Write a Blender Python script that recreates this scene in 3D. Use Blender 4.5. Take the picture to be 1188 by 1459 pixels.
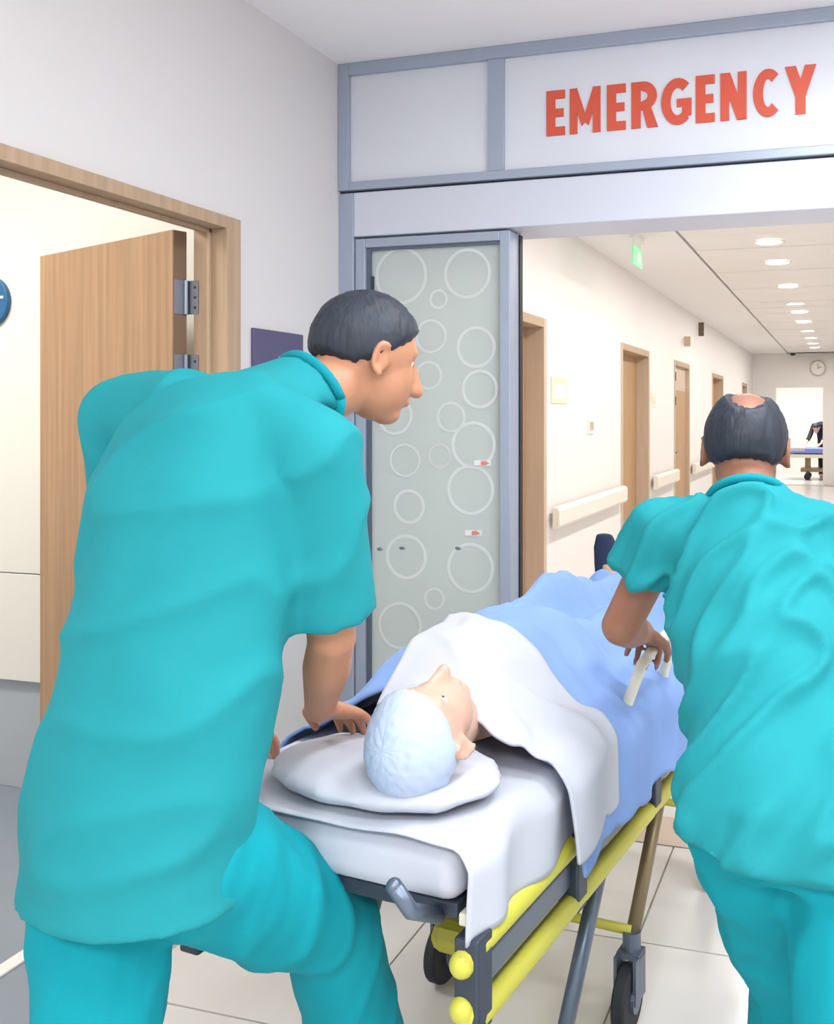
import bpy, math, random
import numpy as np
from mathutils import Vector as V, Matrix, noise

random.seed(4)
for o in list(bpy.data.objects): bpy.data.objects.remove(o)
SC = bpy.context.scene
COL = SC.collection
R = math.radians

# ------------------------------------------------------------------ camera, world, exposure
EYE = 1.45
cam_d = bpy.data.cameras.new('camera')
cam = bpy.data.objects.new('camera', cam_d); COL.objects.link(cam)
cam.location = (0, 0, EYE)
cam.rotation_euler = (R(90), 0, R(16.575))
cam_d.sensor_fit = 'HORIZONTAL'; cam_d.sensor_width = 36.0
cam_d.lens = 1354 / 1188 * 36
cam_d.shift_x = (594 - 800) / 1188
cam_d.shift_y = (592 - 729.5) / 1188
cam_d.clip_start = 0.02; cam_d.clip_end = 100
SC.camera = cam
w = bpy.data.worlds.new('world'); SC.world = w; w.use_nodes = True
w.node_tree.nodes['Background'].inputs[0].default_value = (0.9, 0.95, 1, 1)
w.node_tree.nodes['Background'].inputs[1].default_value = 0.12
SC.view_settings.view_transform = 'Standard'; SC.view_settings.look = 'None'
SC.view_settings.gamma = 1; SC.view_settings.use_curve_mapping = False
SC.view_settings.exposure = 0.22

HALL_W, CORR_W, ROOM_W = 1.0, 13.5, 25.0      # lamp powers
HALL_C, CORR_C, ROOM_C = (0.93, 0.97, 1.0), (1.0, 0.97, 0.935), (1.0, 0.98, 0.94)

def area(name, loc, sx, sy, power, col, parent=None, shape='RECTANGLE'):
    d = bpy.data.lights.new(name, 'AREA'); d.shape = shape; d.size = sx
    if shape == 'RECTANGLE': d.size_y = sy
    d.energy = power; d.color = col
    o = bpy.data.objects.new(name, d); COL.objects.link(o); o.location = loc
    if parent is not None:
        o.parent = parent; o.matrix_parent_inverse = Matrix.Translation(-parent.location)
    return o

# ------------------------------------------------------------------ materials
def hx(h):
    h = h.lstrip('#')
    def f(c): c /= 255; return c / 12.92 if c <= .04045 else ((c + .055) / 1.055) ** 2.4
    return tuple(f(int(h[i:i + 2], 16)) for i in (0, 2, 4)) + (1,)

def mat(name, col, rough=.5, metal=0, var=0.0, vscale=3, stretch=(1, 1, 1), bump=0, bscale=40, bstretch=(1, 1, 1), emit=0, spec=.5, sub=0, coat=0):
    m = bpy.data.materials.new(name); m.use_nodes = True
    nt = m.node_tree; b = nt.nodes['Principled BSDF']
    c = hx(col); b.inputs['Base Color'].default_value = c
    b.inputs['Roughness'].default_value = rough; b.inputs['Metallic'].default_value = metal
    b.inputs['Specular IOR Level'].default_value = spec
    if coat: b.inputs['Coat Weight'].default_value = coat; b.inputs['Coat Roughness'].default_value = .15
    if sub:
        b.inputs['Subsurface Weight'].default_value = sub
        b.inputs['Subsurface Radius'].default_value = (.02, .008, .005)
    if emit:
        b.inputs['Emission Color'].default_value = c; b.inputs['Emission Strength'].default_value = emit
    tc = nt.nodes.new('ShaderNodeTexCoord')
    def noise_n(scale, st, detail=4):
        mp = nt.nodes.new('ShaderNodeMapping'); mp.inputs['Scale'].default_value = st
        n = nt.nodes.new('ShaderNodeTexNoise'); n.inputs['Scale'].default_value = scale; n.inputs['Detail'].default_value = detail
        nt.links.new(tc.outputs['Object'], mp.inputs[0]); nt.links.new(mp.outputs[0], n.inputs['Vector'])
        return n
    if var:
        n = noise_n(vscale, stretch)
        r = nt.nodes.new('ShaderNodeValToRGB')
        lo = tuple(max(0, x * (1 - var)) for x in c[:3]) + (1,); hi = tuple(min(1, x * (1 + var)) for x in c[:3]) + (1,)
        r.color_ramp.elements[0].position = .3; r.color_ramp.elements[0].color = lo
        r.color_ramp.elements[1].position = .7; r.color_ramp.elements[1].color = hi
        nt.links.new(n.outputs['Fac'], r.inputs[0]); nt.links.new(r.outputs[0], b.inputs['Base Color'])
    if bump:
        n = noise_n(bscale, bstretch)
        bp = nt.nodes.new('ShaderNodeBump'); bp.inputs['Strength'].default_value = bump; bp.inputs['Distance'].default_value = .004
        nt.links.new(n.outputs['Fac'], bp.inputs['Height']); nt.links.new(bp.outputs[0], b.inputs['Normal'])
    return m

def frosted(name, col, transl=.45):
    m = bpy.data.materials.new(name); m.use_nodes = True
    nt = m.node_tree; b = nt.nodes['Principled BSDF']; out = nt.nodes['Material Output']
    c = hx(col); b.inputs['Base Color'].default_value = c; b.inputs['Roughness'].default_value = .12
    t = nt.nodes.new('ShaderNodeBsdfTranslucent'); t.inputs[0].default_value = c
    mx = nt.nodes.new('ShaderNodeMixShader'); mx.inputs[0].default_value = transl
    nt.links.new(b.outputs[0], mx.inputs[1]); nt.links.new(t.outputs[0], mx.inputs[2]); nt.links.new(mx.outputs[0], out.inputs[0])
    return m

M = dict(
    wall=mat('hall_wall_paint', '#dfdbda', .6, bump=.05, bscale=120),
    cwall=mat('corridor_wall_paint', '#f1edea', .55, bump=.05, bscale=120),
    rwall=mat('room_wall_paint', '#f3f1ec', .6, bump=.04, bscale=100),
    rpanel=mat('room_wall_panel', '#f2f0e9', .4),
    ceil=mat('ceiling_paint', '#f9f6f5', .7, bump=.04, bscale=150),
    cceil=mat('corridor_ceiling_paint', '#f3f0ee', .7),
    cpanel=mat('ceiling_metal_panel', '#f1edea', .45, var=.03, vscale=2),
    dark=mat('dark_gap', '#57504e', .7),
    wood=mat('oak_veneer', '#ad8a6a', .45, var=.16, vscale=9, stretch=(5, 5, .18), bump=.05, bscale=60, bstretch=(4, 4, .2)),
    jamb=mat('jamb_laminate', '#b89c80', .5, var=.10, vscale=9, stretch=(5, 5, .2)),
    cjamb=mat('pale_jamb', '#cdb7a2', .5, var=.05, vscale=8, stretch=(4, 4, .3)),
    cdoor=mat('corridor_door_veneer', '#b8946c', .45, var=.08, vscale=8, stretch=(4, 4, .2)),
    edge=mat('door_edge', '#7d6350', .55),
    steel=mat('brushed_steel', '#8e93a0', .35, .9, bump=.05, bscale=80),
    alu=mat('satin_aluminium', '#a9b3c4', .42, .35, bump=.02, bscale=90, bstretch=(.2, 1, 1)),
    aluw=mat('pale_header', '#d5d8e4', .4, .1),
    seal=mat('rubber_seal', '#16181c', .6),
    tpanel=mat('transom_panel', '#dfe2ea', .35, var=.02),
    glass=frosted('frosted_glass', '#dde4e2', .5),
    ring=frosted('etched_ring', '#f2f6f3', .3),
    red=mat('sign_red', '#d9583f', .45),
    stick=mat('warning_sticker', '#e28d7c', .5),
    tile=mat('marble_tile', '#dcd9d6', .22, var=.05, vscale=2.2, bump=.01, bscale=9),
    grout=mat('tile_grout', '#aaa39b', .8),
    sill=mat('beige_stone', '#c9b4a4', .3, var=.06, vscale=5),
    vinyl=mat('grey_vinyl_floor', '#8e99a6', .4, var=.03),
    plinth=mat('grey_plinth', '#b9c0c8', .5),
    rail=mat('handrail_vinyl', '#f1e9dd', .4),
    lamp=mat('lamp_diffuser', '#fff6e8', .5, emit=9),
    lampc=mat('panel_diffuser', '#f4f8ff', .5, emit=6),
    white=mat('white_plastic', '#f1f0ec', .4),
    purple=mat('purple_plaque', '#5b5477', .4),
    navy=mat('navy_sign', '#565c9c', .4),
    lilac=mat('pale_print', '#c9c4dd', .5),
    green=mat('green_sign', '#7fcf9a', .4, emit=.5),
    notice=mat('pale_green_notice', '#dfe3c4', .6),
    blue=mat('blue_sign', '#2d6c9e', .4),
    dkplas=mat('dark_plastic', '#2a2f38', .45),
    brown=mat('brown_sign', '#6f5c4c', .5),
    teal=mat('teal_scrub_cotton', '#228f97', .8, var=.05, vscale=6, bump=.25, bscale=28, spec=.2),
    teald=mat('teal_trousers_cotton', '#0d96a3', .82, var=.05, vscale=6, bump=.25, bscale=24, spec=.2),
    tealr=mat('teal_trim', '#0f8c99', .8, spec=.2),
    skin=mat('brown_skin', '#95654f', .5, var=.06, vscale=14, sub=.08),
    skin2=mat('tan_skin', '#bd8566', .5, var=.06, vscale=14, sub=.08),
    skin3=mat('pale_skin', '#d3a793', .5, var=.05, vscale=14, sub=.1),
    hair=mat('dark_hair', '#232a36', .55, var=.3, vscale=40, stretch=(1, 1, .15), bump=.6, bscale=120, bstretch=(1, 1, .1)),
    eye=mat('eye_white', '#e8e6e2', .2), iris=mat('iris_dark', '#2b1d16', .2),
    lip=mat('lips', '#8c4f45', .5),
    shoe=mat('white_clog', '#c9cbd0', .5),
    bed_blue=mat('pale_blue_blanket', '#86a5dc', .85, var=.08, vscale=5, bump=.2, bscale=60, spec=.15),
    sheet=mat('white_cotton', '#c4c6d0', .85, bump=.15, bscale=40, spec=.15),
    matt=mat('mattress_grey_white', '#c6c7d2', .7),
    cap=mat('pale_cap', '#b9c6dd', .85, bump=.4, bscale=30, spec=.1),
    sock=mat('navy_sock', '#25304e', .9, bump=.3, bscale=90),
    yellow=mat('yellow_enamel', '#c9c34a', .4, var=.05),
    tube=mat('grey_tube', '#6b7686', .35, .6),
    dtube=mat('dark_frame', '#3b4350', .45, .3),
    cream=mat('cream_grip', '#e2dcc8', .5),
    tyre=mat('black_tyre', '#22252b', .7),
    black=mat('black_cloth', '#1d2228', .85, bump=.3, bscale=30),
    bedb=mat('blue_mattress', '#7f8fd0', .7),
    bronze=mat('bronze_tube', '#8b7a5c', .4, .5),
)

# ------------------------------------------------------------------ mesh helpers
class MB:
    def __init__(s): s.v = []; s.f = []
    def add(s, vs, fs):
        n = len(s.v); s.v += [tuple(p) for p in vs]; s.f += [tuple(i + n for i in f) for f in fs]; return s
    def box(s, x0, x1, y0, y1, z0, z1):
        vs = [(x, y, z) for z in (z0, z1) for y in (y0, y1) for x in (x0, x1)]
        return s.add(vs, [(0, 2, 3, 1), (4, 5, 7, 6), (0, 1, 5, 4), (2, 6, 7, 3), (0, 4, 6, 2), (1, 3, 7, 5)])
    def loft(s, st, n=16, cap=True):
        vs = []; fs = []
        for c, a, b in st:
            for k in range(n):
                t = 2 * math.pi * k / n; vs.append(V(c) + V(a) * math.cos(t) + V(b) * math.sin(t))
        m = len(st)
        for i in range(m - 1):
            for k in range(n):
                k2 = (k + 1) % n; fs.append((i * n + k, i * n + k2, (i + 1) * n + k2, (i + 1) * n + k))
        if cap:
            fs.append(tuple(range(n))[::-1]); fs.append(tuple((m - 1) * n + k for k in range(n)))
        return s.add(vs, fs)
    def ell(s, c, a, b, d, n=16, m=10):
        c, a, b, d = V(c), V(a), V(b), V(d); st = []
        for i in range(m + 1):
            ph = -math.pi / 2 + math.pi * i / m; r = max(math.cos(ph), .02)
            st.append((c + d * math.sin(ph), a * r, b * r))
        return s.loft(st, n)
    def tube(s, pts, r, n=10, ends=False):
        pts = [V(p) for p in pts]; rs = r if isinstance(r, (list, tuple)) else [r] * len(pts)
        st = []; t0 = (pts[1] - pts[0]).normalized()
        a = t0.orthogonal().normalized()
        for i, p in enumerate(pts):
            if i == 0: t = t0
            elif i == len(pts) - 1: t = (pts[i] - pts[i - 1]).normalized()
            else: t = ((pts[i + 1] - p).normalized() + (p - pts[i - 1]).normalized()).normalized()
            a = (a - t * a.dot(t)).normalized(); b = t.cross(a)
            st.append((p, a * rs[i], b * rs[i]))
        s.loft(st, n)
        if ends:
            for p, q in ((pts[0], rs[0]), (pts[-1], rs[-1])): s.ell(p, (q, 0, 0), (0, q, 0), (0, 0, q), n, 8)
        return s
    def cyl(s, c, axis, r, h, n=20):
        ax = V(axis).normalized(); c = V(c); a = ax.orthogonal().normalized(); b = ax.cross(a)
        return s.loft([(c - ax * h / 2, a * r, b * r), (c + ax * h / 2, a * r, b * r)], n)
    def ringxz(s, cx, y, cz, r0, r1, th, n=40, a0=0, a1=2 * math.pi):
        full = abs(a1 - a0 - 2 * math.pi) < 1e-6; vs = []; fs = []; k = n if full else n + 1
        for i in range(k):
            t = a0 + (a1 - a0) * i / n; ca, sa = math.cos(t), math.sin(t)
            vs += [(cx + r0 * ca, y, cz + r0 * sa), (cx + r1 * ca, y, cz + r1 * sa), (cx + r1 * ca, y + th, cz + r1 * sa), (cx + r0 * ca, y + th, cz + r0 * sa)]
        for i in range(n):
            a, b = i * 4, ((i + 1) % k) * 4
            for q in range(4): fs.append((a + q, a + (q + 1) % 4, b + (q + 1) % 4, b + q))
        if not full: fs += [(0, 1, 2, 3), tuple((k - 1) * 4 + q for q in (3, 2, 1, 0))]
        return s.add(vs, fs)
    def prism(s, poly, y0, y1):
        n = len(poly); vs = [(x, y0, z) for x, z in poly] + [(x, y1, z) for x, z in poly]
        return s.add(vs, [tuple(range(n)), tuple(range(2 * n - 1, n - 1, -1))] + [(i, i + n, (i + 1) % n + n, (i + 1) % n) for i in range(n)])
    def mesh(s, name):
        me = bpy.data.meshes.new(name); me.from_pydata(s.v, [], s.f); me.validate(); me.update()
        import bmesh
        bm = bmesh.new(); bm.from_mesh(me); bmesh.ops.recalc_face_normals(bm, faces=bm.faces); bm.to_mesh(me); bm.free()
        return me

def world_of(o):
    m = Matrix.LocRotScale(o.location, o.rotation_euler, None)
    return m if o.parent is None else world_of(o.parent) @ o.matrix_parent_inverse @ m

def link(name, me, m, parent=None, local=False, smooth=False, bevel=0):
    o = bpy.data.objects.new(name, me); COL.objects.link(o)
    if m is not None and len(me.materials) == 0: me.materials.append(m)
    if parent is not None:
        o.parent = parent
        if not local:
            o.matrix_parent_inverse = world_of(parent).inverted()
    if smooth:
        me.polygons.foreach_set('use_smooth', [True] * len(me.polygons))
    if bevel:
        b = o.modifiers.new('bevel', 'BEVEL'); b.width = bevel; b.segments = 2; b.limit_method = 'ANGLE'
    return o
def obj(name, mb, m, parent=None, **k): return link(name, mb.mesh(name), m, parent, **k)
def autosmooth(o, ang=40):
    me = o.data
    me.polygons.foreach_set('use_smooth', [True] * len(me.polygons))
    try: me.set_sharp_from_angle(angle=R(ang))
    except Exception: pass
    return o
def tag(o, label, cat=None, group=None, kind=None):
    o['label'] = label
    if cat: o['category'] = cat
    if group: o['group'] = group
    if kind: o['kind'] = kind
    return o
def empty(name, loc, rz=0):
    o = bpy.data.objects.new(name, None); COL.objects.link(o); o.location = loc; o.rotation_euler = (0, 0, rz); o.empty_display_size = .05
    return o
def struct(o, label=None):
    o['kind'] = 'structure'
    if label: o['label'] = label
    return o

def blob(name, mb, voxel, m, parent, smooth=2, disp=None, local=False):
    me = mb.mesh(name); t = bpy.data.objects.new('tmp', me); COL.objects.link(t)
    rm = t.modifiers.new('r', 'REMESH'); rm.mode = 'VOXEL'; rm.voxel_size = voxel; rm.use_smooth_shade = True
    dg = bpy.context.evaluated_depsgraph_get()
    nm = bpy.data.meshes.new_from_object(t.evaluated_get(dg)); bpy.data.objects.remove(t); bpy.data.meshes.remove(me)
    nm.name = name; nm.materials.clear(); nm.materials.append(m)
    n = len(nm.vertices); co = np.empty(n * 3); nm.vertices.foreach_get('co', co); co = co.reshape(-1, 3)
    e = np.empty(len(nm.edges) * 2, dtype=np.int64); nm.edges.foreach_get('vertices', e); e = e.reshape(-1, 2)
    def lap(co, it):
        deg = np.bincount(e.ravel(), minlength=n).astype(float)[:, None]
        for _ in range(it):
            acc = np.zeros_like(co); np.add.at(acc, e[:, 0], co[e[:, 1]]); np.add.at(acc, e[:, 1], co[e[:, 0]])
            co = co * .4 + acc / np.maximum(deg, 1) * .6
        return co
    co = lap(co, smooth)
    nm.vertices.foreach_set('co', co.ravel()); nm.update()
    if disp:
        no = np.empty(n * 3); nm.vertex_normals.foreach_get('vector', no); no = no.reshape(-1, 3)
        dv = np.array([disp(V(p)) for p in co])
        co = lap(co + no * dv[:, None], 1)
        nm.vertices.foreach_set('co', co.ravel()); nm.update()
    return link(name, nm, m, parent, smooth=True, local=local)

def folds(dirs, amp, fine=22, long=5, seed=0):
    """cloth folds running along each of the unit directions in dirs"""
    ds = [V(d).normalized() for d in dirs]
    def f(p):
        s = 0
        for i, d in enumerate(ds):
            a = d.orthogonal().normalized(); b = d.cross(a)
            q = V((p.dot(a) * fine * .5, p.dot(b) * fine * .5, p.dot(d) * long * .5)) + V((seed + 7 * i, 3 * i, seed))
            s += (1 - min(1, abs(noise.noise(q)) * 3.0)) ** 1.6
        return amp * (s / len(ds) - .35) + amp * .5 * noise.noise(p * 9)
    return f

# ------------------------------------------------------------------ THE SETTING
XL, YD, HC = -1.75, 3.07, 2.715           # hall left wall, door plane, hall ceiling
XC, CC, YE = -1.87, 2.75, 20.45           # corridor left wall, ceiling, end wall
XR = 1.6

# floors, with the tiles laid piece by piece
fl = struct(obj('floor', MB().box(-1.80, 2.3, -3.2, 3.17, -.12, -.006), M['grout']), 'cream marble tiled floor of the emergency hall')
tile_me = MB().box(0, .594, 0, .594, -.03, 0).mesh('tile'); tile_me.materials.append(M['tile'])
def lay(parent, x0, x1, y0, y1, st=.6):
    y = y1
    while y - st > y0 - 1e-3:
        x = x0
        while x < x1 - 1e-3:
            o = link('tile', tile_me, None, parent); o.location = (x + .003, y - st + .003, 0)
            x += st
        y -= st
lay(fl, -1.75, 2.25, -2.83, 3.17)
sill = obj('floor_threshold', MB().box(-1.80, 2.3, 3.173, 3.40, -.05, .002), M['sill'], fl, bevel=.002)
fc = struct(obj('floor_corridor', MB().box(-2.1, 1.8, 3.40, 26, -.12, -.006), M['grout']), 'pale tiled floor of the long corridor')
lay(fc, -1.87, 1.53, 3.40, 20.20)
fr = struct(obj('floor_side_room', MB().box(-5.2, -1.80, .2, 3.06, -.12, -.001), M['vinyl']), 'blue-grey vinyl floor of the side room')
obj('transition_strip', MB().box(-2.13, -2.085, 1.2, 2.3, -.001, .006), M['white'], fr, bevel=.002)

# hall walls and ceiling
DY0, DY1, DZ = 1.53, 2.394, 2.0           # side room doorway
wl = MB()
wl.box(-1.85, XL, -3.2, DY0 - .03, 0, HC); wl.box(-1.85, XL, DY1 + .03, 3.4, 0, HC); wl.box(-1.85, XL, DY0 - .03, DY1 + .03, DZ + .03, HC)
struct(obj('wall_left', wl, M['wall']), 'pinkish white hall wall with the doorway to the side room')
struct(obj('wall_right', MB().box(2.3, 2.4, -3.2, 3.4, 0, HC), M['wall']), 'hall wall on the right, outside the picture')
struct(obj('wall_back', MB().box(-1.85, 2.4, -3.3, -3.2, 0, HC), M['wall']), 'hall wall behind the viewer')
struct(obj('ceiling', MB().box(-1.9, 2.4, -3.3, 3.15, HC, HC + .1), M['ceil']), 'plain pale hall ceiling')

# side room beyond the wooden door
rm = MB(); rm.box(-5.2, -1.85, 2.95, 3.06, 0, 2.75)
rw = struct(obj('wall_room', rm, M['plinth']), 'wall of the side room with cream cladding panels')
for x0, x1 in ((-5.1, -3.65), (-3.65, -1.86)):
    for z0, z1 in ((.425, .838), (.842, 2.7)):
        obj('panel', MB().box(x0 + .002, x1 - .002, 2.92, 2.95, z0, z1), M['rpanel'], rw, bevel=.002)
struct(obj('wall_room_far', MB().box(-5.3, -5.2, .1, 3.06, 0, 2.75), M['rwall']), 'far wall of the side room')
struct(obj('wall_room_near', MB().box(-5.2, -1.85, .1, .2, 0, 2.75), M['rwall']), 'near wall of the side room')
struct(obj('ceiling_room', MB().box(-5.3, -1.85, .1, 3.06, 2.75, 2.8), M['rwall']), 'side room ceiling')

# wooden door of the side room
d1 = struct(empty('door_1', (-1.88, 2.372, 0)), 'oak veneer hinged door standing open into the side room')
for nm, b in (('casing', (XL - .002, XL + .014, DY1, DY1 + .066, 0, DZ + .036)), ('casing', (XL - .002, XL + .014, DY0 - .066, DY0, 0, DZ + .036)),
              ('casing', (XL - .002, XL + .014, DY0, DY1, DZ, DZ + .036)),
              ('jamb', (-1.853, XL, DY1, DY1 + .03, 0, DZ + .03)), ('jamb', (-1.853, XL, DY0 - .03, DY0, 0, DZ + .03)), ('jamb', (-1.853, XL, DY0, DY1, DZ, DZ + .03)),
              ('stop', (-1.80, -1.79, DY1 - .012, DY1, 0, DZ)), ('stop', (-1.80, -1.79, DY0, DY1, DZ - .012, DZ))):
    obj(nm, MB().box(*b), M['jamb'], d1, bevel=.002)
LD = V((-.81, .285, 0)).normalized(); LN = V((LD.y, -LD.x, 0)); H0 = V((-1.885, 2.372, 0))
def leafbox(mb, a0, a1, n0, n1, z0, z1):
    P = [H0 + LD * a + LN * n for n in (n0, n1) for a in (a0, a1)]
    vs = [(p.x, p.y, z) for z in (z0, z1) for p in P]
    return mb.add(vs, [(0, 2, 3, 1), (4, 5, 7, 6), (0, 1, 5, 4), (2, 6, 7, 3), (0, 4, 6, 2), (1, 3, 7, 5)])
lf = obj('door_leaf', leafbox(MB(), .0, .80, -.0225, .0225, .01, 1.997), M['wood'], d1, bevel=.0015)
obj('edge_strip', leafbox(MB(), -.003, .0, -.021, .021, .01, 1.995), M['edge'], lf)
obj('edge_strip', leafbox(MB(), .006, .011, .0225, .024, .01, 1.995), M['white'], lf)
obj('lever_handle', leafbox(leafbox(MB(), .77, .81, .0225, .05, 1.0, 1.02), .68, .81, .05, .062, 1.0, 1.02), M['steel'], lf, bevel=.003)
for z in (.25, 1.58, 1.80):
    h = MB(); h.cyl((-1.872, 2.383, z), (0, 0, 1), .007, .10, 12)
    h.box(-1.872, -1.835, 2.3915, 2.3945, z - .05, z + .05); leafbox(h, -.0055, -.0025, -.02, .02, z - .05, z + .05)
    hg = obj('hinge', h, M['steel'], d1)
    for dz in (-.03, 0, .03): obj('screw', MB().cyl((-1.846, 2.391, z + dz), (0, 1, 0), .004, .002, 8), M['dkplas'], hg)

# portal frame of the automatic door: posts, rails, header
tr = struct(empty('trim_1', (-.2, YD, 0)), 'grey aluminium portal framing the automatic emergency doors')
XE = 1.34
for b in ((XL, -1.706, 2.258, HC), (XE - .044, XE, 2.258, HC)):
    obj('post', MB().box(b[0], b[1], YD - .02, YD + .1, b[2], b[3]), M['alu'], tr, bevel=.003)
for x0, x1 in ((-1.174, -1.115), (.71, .77)):
    obj('mullion', MB().box(x0, x1, YD - .017, YD + .1, 2.288, 2.672), M['alu'], tr, bevel=.002)
obj('top_rail', MB().box(-1.706, XE - .044, YD - .02, YD + .1, 2.672, HC), M['alu'], tr, bevel=.003)
obj('transom_rail', MB().box(-1.706, XE - .044, YD - .02, YD + .1, 2.258, 2.288), M['alu'], tr, bevel=.003)
obj('shadow_gap', MB().box(XL, XE, YD, YD + .1, 2.25, 2.258), M['dkplas'], tr)
obj('header_cover', MB().box(-1.69, XE - .055, YD - .012, YD + .22, 2.092, 2.25), M['aluw'], tr, bevel=.004)
for x0, x1 in ((XL, -1.69), (XE - .055, XE)):
    obj('side_post', MB().box(x0, x1, YD - .012, YD + .2, 0, 2.25), M['alu'], tr, bevel=.003)
for x0, x1 in ((-1.706, -1.174), (.77, XE - .044)):
    obj('transom_panel', MB().box(x0, x1, YD, YD + .02, 2.288, 2.672), M['tpanel'], tr)
struct(obj('wall_portal', MB().box(-2.1, 2.4, YD + .1, YD + .22, 2.25, 2.85).box(XE, 2.4, YD + .0, YD + .22, 0, 2.25).box(-2.1, XL, YD + .12, YD + .3, 0, 2.25), M['wall']), 'wall around and above the automatic doors')

# sign panel with lettering
sg = tag(obj('emergency_sign', MB().box(-1.115, .71, YD - .004, YD + .03, 2.288, 2.672), M['tpanel']), 'white sign panel with red EMERGENCY lettering above the doors', 'sign')
LX = [('E', -.965, -.9), ('M', -.883, -.777), ('E', -.755, -.691), ('R', -.672, -.587), ('G', -.573, -.474), ('E', -.46, -.399), ('N', -.381, -.298), ('C', -.278, -.193), ('Y', -.18, -.084)]
LZ0, LZ1 = 2.393, 2.545
def letter(ch, x0, x1):
    mb = MB(); W = x1 - x0; Hh = LZ1 - LZ0; S = .031
    y0, y1 = YD - .0085, YD - .004
    cnt = [0]
    def pr(poly):
        cnt[0] += 1; mb.prism([(x0 + a, LZ0 + b) for a, b in poly], y0 - .00004 * cnt[0], y1)
    def rc(a0, a1, b0, b1): pr([(a0, b0), (a1, b0), (a1, b1), (a0, b1)])
    def arc(cx, cz, rx, rz, t0, t1, n=22):
        for i in range(n):
            a, b = R(t0 + (t1 - t0) * i / n), R(t0 + (t1 - t0) * (i + 1) / n)
            pr([(cx + (rx - S) * math.cos(a), cz + (rz - S) * math.sin(a)), (cx + rx * math.cos(a), cz + rz * math.sin(a)),
                (cx + rx * math.cos(b), cz + rz * math.sin(b)), (cx + (rx - S) * math.cos(b), cz + (rz - S) * math.sin(b))])
    if ch == 'E':
        rc(0, S, 0, Hh); rc(S, W, 0, .029); rc(S, W, Hh - .029, Hh); rc(S, W * .93, Hh / 2 - .014, Hh / 2 + .014)
    elif ch == 'M':
        rc(0, S * .85, 0, Hh); rc(W - S * .85, W, 0, Hh)
        pr([(0, Hh), (S * .8, Hh), (W / 2 + .007, .045), (W / 2 - .012, .025)]); pr([(W, Hh), (W - S * .8, Hh), (W / 2 - .007, .045), (W / 2 + .012, .025)])
    elif ch == 'R':
        rc(0, S, 0, Hh); rz = .047
        rc(S, W - rz + .004, Hh - .028, Hh); rc(S, W - rz + .004, Hh - 2 * rz, Hh - 2 * rz + .028); arc(W - rz, Hh - rz, rz, rz, -90, 90)
        pr([(S + .004, Hh - 2 * rz + .01), (S + .034, Hh - 2 * rz + .01), (W + .004, 0), (W - .032, 0)])
    elif ch in 'GC':
        arc(W * .55, Hh / 2, W * .55, Hh / 2, 48, 312)
        if ch == 'G': rc(W * .52, W, Hh / 2 - .018, Hh / 2 + .008); pr([(W - .03, .02), (W, .03), (W, Hh / 2), (W - .03, Hh / 2)])
    elif ch == 'N':
        rc(0, S * .9, 0, Hh); rc(W - S * .9, W, 0, Hh); pr([(0, Hh), (S, Hh), (W, 0), (W - S, 0)])
    elif ch == 'Y':
        rc(W / 2 - S / 2, W / 2 + S / 2, 0, Hh * .45)
        pr([(0, Hh), (S * 1.1, Hh), (W / 2 + S / 2, Hh * .42), (W / 2 - S / 2, Hh * .36)]); pr([(W, Hh), (W - S * 1.1, Hh), (W / 2 - S / 2, Hh * .42), (W / 2 + S / 2, Hh * .36)])
    o = obj('letter', mb, M['red'], sg); o['label'] = 'red capital letter ' + ch
for ch, a, b in LX: letter(ch, a, b)

# parked sliding glass leaf
d2 = struct(empty('door_2', (-1.38, YD + .05, 0)), 'sliding glass door leaf with etched circles parked on the left')
X0, X1, YF, YB = -1.688, -1.097, YD - .004, YD + .09
obj('stile', MB().box(X0, -1.648, YF, YB, .02, 2.085), M['alu'], d2, bevel=.003)
obj('stile', MB().box(-1.135, X1, YF, YB, .02, 2.085), M['alu'], d2, bevel=.003)
obj('rail', MB().box(-1.648, -1.135, YF, YB, 2.052, 2.085), M['alu'], d2, bevel=.003)
obj('rail', MB().box(-1.648, -1.135, YF, YB, .02, .14), M['alu'], d2, bevel=.003)
obj('glazing_bead', MB().box(-1.648, -1.632, YF + .012, YF + .03, .14, 2.052), M['tube'], d2)
obj('glazing_bead', MB().box(-1.632, -1.135, YF + .012, YF + .03, 2.042, 2.052), M['tube'], d2)
obj('edge_seal', MB().box(X1 - .025, X1 + .004, YB, YB + .03, .02, 2.085), M['seal'], d2)
pane = obj('pane', MB().box(-1.648, -1.135, YF + .022, YF + .032, .14, 2.052), M['glass'], d2)
RG = [(-1.517, 1.948, .102), (-1.262, 1.946, .088), (-1.409, 1.592, .051), (-1.229, 1.688, .073), (-1.324, 1.444, .054), (-1.366, 1.307, .044), (-1.239, 1.347, .083),
      (-1.25, 1.191, .088), (-1.485, 1.126, .062), (-1.496, .947, .08), (-1.387, .803, .039), (-1.25, .918, .088), (-1.215, 1.542, .068), (-1.40, 1.73, .06),
      (-1.53, 1.70, .075), (-1.54, 1.45, .07), (-1.50, 1.29, .06), (-1.52, .70, .085), (-1.27, .68, .07), (-1.42, .52, .08), (-1.22, .46, .06), (-1.37, 1.86, .035)]
for i, (x, z, r) in enumerate(RG):
    obj('etched_ring', MB().ringxz(x, YF + .0205 - .0001 * i, z, r - (.011 if r > .06 else .008), r, .002, 36), M['ring'], pane)
for x, z in ((-1.205, 1.285), (-1.239, 1.041)):
    s_ = obj('warning_sticker', MB().box(x - .03, x + .03, YF + .0165, YF + .0225, z - .009, z + .009), M['white'], pane)
    obj('sticker_arrow', MB().prism([(x - .005, z - .007), (x + .012, z - .007), (x + .028, z - .001), (x + .012, z + .008), (x - .005, z + .006)], YF + .0155, YF + .0166), M['stick'], pane)
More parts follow.
